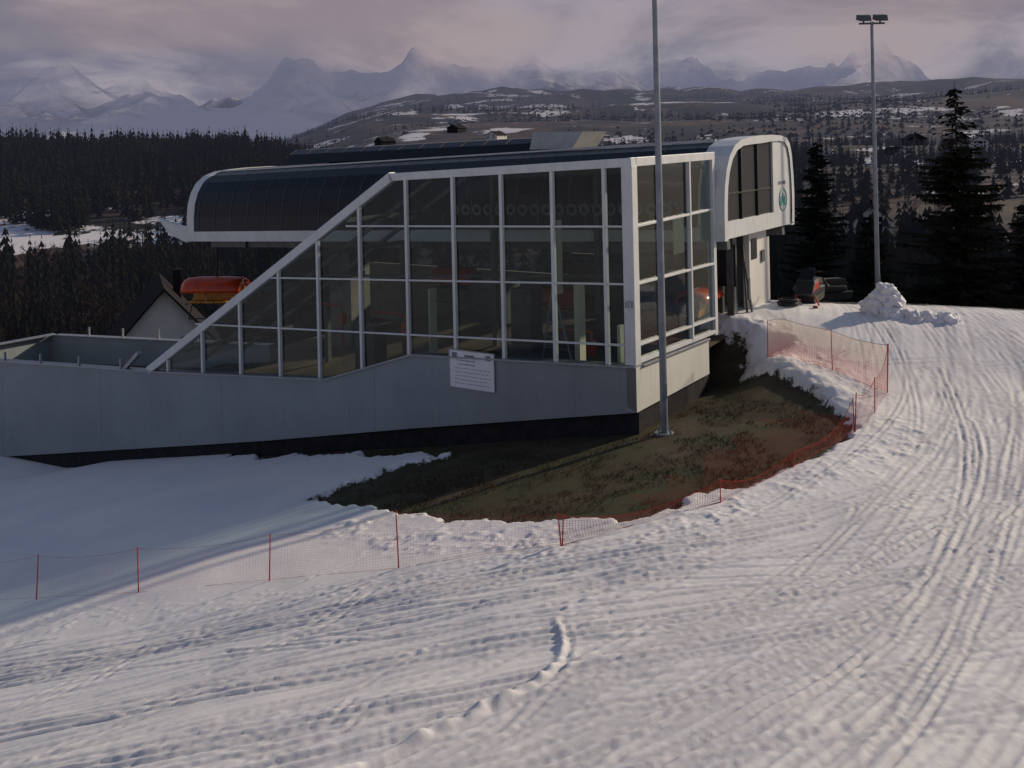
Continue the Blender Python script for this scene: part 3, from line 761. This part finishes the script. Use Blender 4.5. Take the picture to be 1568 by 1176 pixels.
# ================================================================ MASTS
def mast(x,y,h,r0,r1,lamps,name='floodlight_mast'):
    z=tz(x,y)-.1; e=empty(name,(x,y,z))
    m=MB(); k=6
    for i in range(k): m.tube((0,0,h*i/k),(0,0,h*(i+1)/k),r0+(r1-r0)*i/k,r0+(r1-r0)*(i+1)/k,14,caps=(i in(0,k-1)))
    m.tube((0,0,0.05),(0,0,.14),.22,.22,14)
    for i in range(4): a=i*math.pi/2+.7; m.tube((.17*math.cos(a),.17*math.sin(a),.1),(.17*math.cos(a),.17*math.sin(a),.24),.018,n=6)
    m.box((-.06,-r0-.03,.9),(.06,-r0+.03,1.25))
    m.obj('pole',M_pipe,e)
    m=MB(); m.beam((-.42,0,h-.05),(.42,0,h-.05),.06,.06)
    for sx in lamps:
        m.prism([(sx-.19,-.22,h+.0),(sx-.19,.18,h+.10),(sx-.19,.12,h+.26),(sx-.19,-.16,h+.20)],(0,0,0),(.38,0,0)); m.tube((sx,0,h-.05),(sx,0,h+.05),.03)
    m.obj('floodlights',M_mech,e,bevel=.01); return e
mast(3.22,21.3,13.5,.085,.055,(-.35,.35))
mast(11.85,31.6,9.5,.085,.05,(-.27,.27))

# ================================================================ NET FENCE
def net_mat(name,c1,c2,dens):
    m,nt,out=new_mat(name)
    uv=N(nt,'ShaderNodeUVMap',uv_map='UVMap'); sep=nt.nodes.new('ShaderNodeSeparateXYZ'); nt.links.new(uv.outputs[0],sep.inputs[0])
    a=math_n(nt,'LESS_THAN',math_n(nt,'FRACT',math_n(nt,'MULTIPLY',sep.outputs[0],22.0)),dens)
    b=math_n(nt,'LESS_THAN',math_n(nt,'FRACT',math_n(nt,'MULTIPLY',sep.outputs[1],22.0)),dens)
    f=math_n(nt,'MAXIMUM',a,b)
    n=noise(nt,pos(nt),1.3,3)
    col=mixc(nt,ramp(nt,math_n(nt,'ADD',sep.outputs[1],math_n(nt,'MULTIPLY',math_n(nt,'SUBTRACT',n,.5),.6)),.35,.75),c1,c2)
    d=N(nt,'ShaderNodeBsdfDiffuse'); nt.links.new(col,d.inputs[0]); tl=N(nt,'ShaderNodeBsdfTranslucent'); nt.links.new(col,tl.inputs[0])
    ms=nt.nodes.new('ShaderNodeMixShader'); ms.inputs[0].default_value=.4; nt.links.new(d.outputs[0],ms.inputs[1]); nt.links.new(tl.outputs[0],ms.inputs[2])
    tr=N(nt,'ShaderNodeBsdfTransparent'); mx=nt.nodes.new('ShaderNodeMixShader'); nt.links.new(f,mx.inputs[0]); nt.links.new(tr.outputs[0],mx.inputs[1]); nt.links.new(ms.outputs[0],mx.inputs[2])
    nt.links.new(mx.outputs[0],out.inputs[0]); return m
M_netY=net_mat('net_yellow_orange',(.56,.17,.09),(.66,.46,.22),.15)
M_netR=net_mat('net_red',(.40,.11,.12),(.40,.16,.19),.03)
M_netM=net_mat('net_orange',(.44,.08,.06),(.44,.11,.08),.10)
M_netD=net_mat('net_draped',(.26,.055,.035),(.26,.06,.035),.09)
def gz(x,y):
    s=poly_sd(np.array([x]),np.array([y]),GP)[0]
    return tz(x,y)+(.14 if s>0 else .03)
def finish_net(V,UV,nv,mat,e,name='netting'):
    V=np.array(V)-np.array(e.location); n=len(V)//nv
    idx=np.arange(n*nv).reshape(n,nv)
    F=np.stack([idx[:-1,:-1],idx[1:,:-1],idx[1:,1:],idx[:-1,1:]],-1).reshape(-1,4)
    ob=np_mesh(name,V,F,[mat],True); ob.parent=e
    uvl=ob.data.uv_layers.new(name='UVMap'); UVa=np.array(UV)[F.ravel()]; uvl.data.foreach_set('uv',UVa.astype(np.float32).ravel())
    return V,n
def fence(posts,mat,h0,name='safety_net_fence',sag=.12,cord=True):
    e=empty(name,(posts[0][0],posts[0][1],0))
    o=Vector(e.location)
    pm=MB(); tops=[]
    for i,(x,y,hh) in enumerate(posts):
        z=gz(x,y); lx=random.uniform(-.06,.06); ly=random.uniform(-.05,.05)
        pm.tube(Vector((x,y,z-.2))-o,Vector((x+lx,y+ly,z+hh))-o,.012,.009,7); tops.append((x,y,z,lx,ly,hh))
    pm.obj('posts',M_red,e)
    V=[];UV=[];nv=7;dist=0
    for i in range(len(tops)-1):
        a,b=tops[i],tops[i+1]; n=14; ln=math.hypot(b[0]-a[0],b[1]-a[1])
        for j in range(n+(1 if i==len(tops)-2 else 0)):
            t=j/n; x=a[0]+(b[0]-a[0])*t; y=a[1]+(b[1]-a[1])*t; z=gz(x,y); hh=(a[5]+(b[5]-a[5])*t); sg=sag*4*t*(1-t)*hh
            lx=a[3]*(1-t)+b[3]*t; ly=a[4]*(1-t)+b[4]*t; wv=.05*math.sin(t*9+i)
            for k in range(nv):
                v=k/(nv-1); hz=h0+(hh*.97-sg-h0)*v
                V.append((x+lx*v+wv*math.sin(v*3),y+ly*v+wv*math.sin(v*3),z+hz)); UV.append((dist+ln*t,v*hh))
        dist+=ln
    V,n=finish_net(V,UV,nv,mat,e)
    hc=MB(); r_c=.005 if cord else .002
    for i in range(n-1):
        for k in (0,nv-1): hc.tube(V[i*nv+k],V[(i+1)*nv+k],r_c,n=4,caps=False)
    hc.obj('hem_cord',M_cord,e,fix=False)
    return e
fence([(6.6,25.4,1.1),(7.77,23.8,1.0),(8.45,22.1,1.15)],M_netY,.02,sag=.05)
fence([(8.45,22.1,1.15),(7.6,20.6,.8),(6.75,19.4,.8)],M_netM,.02,sag=.2)
fe=fence([(6.75,19.4,.7),(4.95,17.5,.30),(3.3,15.9,.38),(.62,14.6,.50)],M_netM,.0,sag=.55)
# slack of the net lying on the grass bank
V_=[];UV_=[];nv=9; pin=[(6.9,20.9),(6.6,19.6),(5.0,17.9),(3.5,16.5),(2.2,16.0)]; pout=[(6.0,21.7),(5.4,20.6),(4.2,18.9),(2.9,17.5),(1.9,16.7)]
for i in range(len(pin)-1):
    for j in range(16+(1 if i==len(pin)-2 else 0)):
        t=j/16
        for k in range(nv):
            v=k/(nv-1); wv=1-.3*math.sin(i*1.7+t*5)*v
            ax_=pin[i][0]*(1-t)+pin[i+1][0]*t; ay_=pin[i][1]*(1-t)+pin[i+1][1]*t; bx_=pout[i][0]*(1-t)+pout[i+1][0]*t; by_=pout[i][1]*(1-t)+pout[i+1][1]*t
            x=ax_+(bx_-ax_)*v*wv; y=ay_+(by_-ay_)*v*wv
            V_.append((x,y,tz(x,y)+.07+.05*fbm(np.array([x*3]),np.array([y*3]),2,5)[0])); UV_.append(((i+t)*2.2,v*1.5))
finish_net(V_,UV_,nv,M_netD,fe,'slack_netting')
k_=.972
fence([(.62,14.6,.50)]+[(x*k_,y*k_,h_) for x,y,h_ in [(-1.9,15.05,.90),(-4.1,15.7,.76),(-6.5,16.4,.76),(-8.7,17.3,.76),(-11.3,18.4,.76)]],M_netR,.02,sag=.10,cord=False)

# ================================================================ SNOW PILES
M_pile=simple('pile_snow',(.76,.75,.77),.7,0,.08,2,bstr=.8,bscale=9)
def snow_pile(name,x,y,w,d,h,n,seed,big=1.0):
    r=random.Random(seed); import bmesh
    from mathutils import noise as mn
    bm=bmesh.new()
    for i in range(n):
        a=r.uniform(0,6.28); rr=math.sqrt(r.random()); px=rr*math.cos(a)*w; py=rr*math.sin(a)*d; k=1-rr
        sz=r.uniform(.08,.24)*(1 if i>4 else 1.7)*big; pz=h*k*r.uniform(.2,1)
        res=bmesh.ops.create_icosphere(bm,subdivisions=3,radius=sz)
        for v in res['verts']:
            nn=mn.noise(v.co*6+Vector((i*3.1,0,0)))*.5+mn.noise(v.co*15+Vector((i,5,0)))*.2
            v.co=v.co*(1+nn); v.co.z*=.85; v.co+=Vector((px,py,pz))
    me=bpy.data.meshes.new(name); bm.to_mesh(me); bm.free(); me.materials.append(M_pile)
    o=bpy.data.objects.new(name,me); COL.objects.link(o); o.location=(x,y,tz(x,y)+.02)
snow_pile('snow_pile',10.55,27.6,.55,.4,1.0,48,1,1.1)
snow_pile('snow_pile',11.6,27.0,.85,.35,.30,36,2,.9)
snow_pile('snow_pile',7.1,22.9,.25,.9,.03,22,4,.6)

# ================================================================ SNOWMOBILE
def snowmobile(x,y,rot):
    e=empty('snowmobile',(x,y,gz(x,y)-.03),rot)
    m=MB(); m.prism([(-.28,-.9,.3),(-.28,.5,.3),(-.28,.85,.42),(-.28,.45,.78),(-.28,-.05,.80),(-.28,-.2,.55),(-.28,-.9,.5)],(0,0,0),(.56,0,0)); m.obj('body',M_black,e,bevel=.06)
    m=MB(); m.prism([(-.29,.0,.50),(-.29,.72,.46),(-.29,.42,.72),(-.29,.0,.72)],(0,0,0),(.58,0,0)); m.obj('cowl',M_red,e,bevel=.03)
    m=MB(); m.prism([(-.18,-1.0,.52),(-.18,-.15,.56),(-.18,-.15,.72),(-.18,-.9,.70)],(0,0,0),(.36,0,0)); m.prism([(-.2,-1.1,.05),(-.2,.2,.03),(-.2,.3,.28),(-.2,-1.2,.28)],(0,0,0),(.4,0,0))
    m.tube((-.35,.1,1.0),(.35,.1,1.0),.02); m.tube((0,.2,.75),(0,.1,1.0),.025); m.obj('seat_and_track',M_rubber,e,bevel=.03)
    m=MB()
    for sx in (-.42,.42):
        m.prism([(sx-.07,.1,.0),(sx-.07,1.0,.0),(sx-.07,1.2,.15),(sx-.07,1.0,.04),(sx-.07,.1,.04)],(0,0,0),(.14,0,0)); m.tube((sx,.6,.05),(sx*.5,.5,.45),.025)
    m.obj('skis',M_red,e)
    m=MB(); m.add([(-.22,.42,.78),(.22,.42,.78),(.17,.2,1.1),(-.17,.2,1.1)],[(0,1,2,3)]); m.obj('windshield',M_dark,e,fix=False)
snowmobile(8.95,29.4,math.radians(150))
snowmobile(9.6,30.6,math.radians(110))
bx=MB(); bx.torus((0,0,.12),(0,0,1),.26,.06,20,6); bx.torus((.04,0,.22),(0,0,1),.24,.05,20,6); bx.obj('hose_coil',M_rubber,None,smooth=True,loc=(8.0,28.4,gz(8.0,28.4)))
# ================================================================ HOUSES
def house(x,y,z,w,l,hw,hr,rot,name='farmhouse',wall=None,roofm=None):
    e=empty(name,(x,y,z),rot); wall=wall or M_plaster; roofm=roofm or M_roofd
    m=MB(); m.prism([(-w/2,-l/2,-4),(w/2,-l/2,-4),(w/2,-l/2,hw),(0,-l/2,hw+hr),(-w/2,-l/2,hw)],(0,0,0),(0,l,0)); m.obj('walls',wall,e)
    m=MB()
    k=1.14; t=.22
    for sg in (-1,1):
        m.prism([(0,-l/2-.6,hw+hr+.03),(sg*w/2*k,-l/2-.6,hw+hr-hr*k+.03),(sg*w/2*k,-l/2-.6,hw+hr-hr*k+.03+t),(0,-l/2-.6,hw+hr+.03+t)],(0,0,0),(0,l+1.2,0))
    m.box((w*.12,l*.1,hw+hr*.4),(w*.12+.6,l*.1+.6,hw+hr+.9)); m.obj('roof',roofm,e)
    m=MB()
    for wx in (-w*.22,w*.22):
        for wz in (hw*.45,hw+.15): m.box((wx-.5,-l/2-.02,wz-.6),(wx+.5,-l/2-.06,wz+.6))
    for wy in (-l*.3,0,l*.3):
        for sg in (-1,1): m.box((sg*w/2+sg*.02,wy-.5,hw*.45-.6),(sg*w/2+sg*.06,wy+.5,hw*.45+.6))
    m.obj('windows',M_dark,e)
house(-27.8,76,-12.6,7.6,9,4.2,4.3,math.radians(22),'white_gable_house')
for (x,r,w,c) in ((1325,240,8,M_plaster),(1180,620,12,M_roofd),(1050,540,11,M_roofd),(1120,700,15,M_plaster),(760,900,13,M_plaster),(700,1000,13,M_roofd),(1450,420,9,M_roofd),(1500,600,11,M_plaster),(1100,480,11,M_plaster),(1370,520,10,M_plaster),(1260,600,11,M_plaster),(590,900,12,M_roofd),(1400,700,12,M_roofd)):
    az=math.atan((x-784)/1480); hx,hy=r*math.sin(az),r*math.cos(az)
    house(hx,hy,tz(hx,hy)+1.2,w,w*1.3,3.4,3.4,random.uniform(-.8,.8),wall=c)

# ================================================================ DRY GRASS
gx=rng.uniform(-6,7.2,40000); gy=rng.uniform(15.5,28,40000); gs=poly_sd(gx,gy,GP); s_,q_=sq(gx,gy)
k=(gs<-.1)&~((s_>-.2)&(q_>-.2))&(fbm(gx*1.3,gy*1.3,3,91)>.42); gx=gx[k][:6500]; gy=gy[k][:6500]; gzv=terrain(gx,gy)
Vg=[];Fg=[]
for x,y,z in zip(gx,gy,gzv):
    for k in range(3):
        a=U(0,6.28); hh=U(.02,.085); lx,ly=U(-.08,.08),U(-.08,.08); wx,wy=.007*math.cos(a),.007*math.sin(a); o=len(Vg)
        Vg+= [(x-wx,y-wy,z-.02),(x+wx,y+wy,z-.02),(x+lx,y+ly,z+hh)]; Fg.append((o,o+1,o+2))
M_grass=foliage_mat('dry_grass_blades',(.05,.042,.022),(.12,.095,.055),False)
np_mesh('dry_grass',np.array(Vg),np.array(Fg),[M_grass],False)

# ================================================================ WORLD / SUN / CAMERA
el=math.radians(23); S=Vector((.88,.475,0)).normalized(); sun_dir=Vector((S.x*math.cos(el),S.y*math.cos(el),math.sin(el)))
world=bpy.data.worlds.new('World'); scene.world=world; world.use_nodes=True
nt=world.node_tree
for n_ in list(nt.nodes): nt.nodes.remove(n_)
wo=nt.nodes.new('ShaderNodeOutputWorld')
sky=N(nt,'ShaderNodeTexSky',sky_type='NISHITA'); sky.sun_disc=False; sky.sun_elevation=el; sky.sun_rotation=math.atan2(S.x,S.y); sky.air_density=1.3; sky.dust_density=.6; sky.ozone_density=2.5
b1=N(nt,'ShaderNodeBackground',i_Strength=.08); nt.links.new(sky.outputs[0],b1.inputs[0])
tc=nt.nodes.new('ShaderNodeTexCoord'); mp=N(nt,'ShaderNodeMapping'); mp.inputs['Scale'].default_value=(1.0,1.0,3.0); nt.links.new(tc.outputs['Generated'],mp.inputs[0])
cn=noise(nt,mp.outputs[0],4.2,7,.58,.5); cn2=noise(nt,mp.outputs[0],1.9,3,.5,.2)
colr=mixc(nt,ramp(nt,cn,.40,.62),(.175,.178,.260),(.39,.35,.41))
colr=mixc(nt,math_n(nt,'MULTIPLY',ramp(nt,cn2,.45,.62),.5),colr,(.45,.34,.33))
b2=N(nt,'ShaderNodeBackground',i_Strength=.88); nt.links.new(colr,b2.inputs[0])
sp=nt.nodes.new('ShaderNodeSeparateXYZ'); nt.links.new(tc.outputs['Generated'],sp.inputs[0])
cov=math_n(nt,'SUBTRACT',.97,math_n(nt,'MULTIPLY',ramp(nt,sp.outputs[2],.18,.5),.80))
mx=nt.nodes.new('ShaderNodeMixShader'); nt.links.new(cov,mx.inputs[0]); nt.links.new(b1.outputs[0],mx.inputs[1]); nt.links.new(b2.outputs[0],mx.inputs[2]); nt.links.new(mx.outputs[0],wo.inputs[0])
sl=bpy.data.lights.new('sun','SUN'); sl.energy=3.6; sl.angle=math.radians(2.0); sl.color=(1,.83,.62)
so=bpy.data.objects.new('sun',sl); COL.objects.link(so); so.rotation_euler=sun_dir.to_track_quat('Z','Y').to_euler(); so.location=(30,20,30)
cam=bpy.data.cameras.new('camera'); co=bpy.data.objects.new('camera',cam); COL.objects.link(co)
cam.sensor_width=36; cam.lens=36*1480/1568; cam.clip_end=60000; cam.clip_start=.1
roll=.022
R3=Matrix.Rotation(math.radians(90),4,'X')@Matrix.Rotation(-roll,4,'Z')
co.matrix_world=Matrix.Translation((0,0,6))@R3
cam.shift_x=0.0; cam.shift_y=(225-588)/1568.0     # vertical-shift optics: masts stay parallel as in the photograph
scene.camera=co
scene.view_settings.view_transform='Standard'; scene.view_settings.look='None'; scene.view_settings.exposure=0
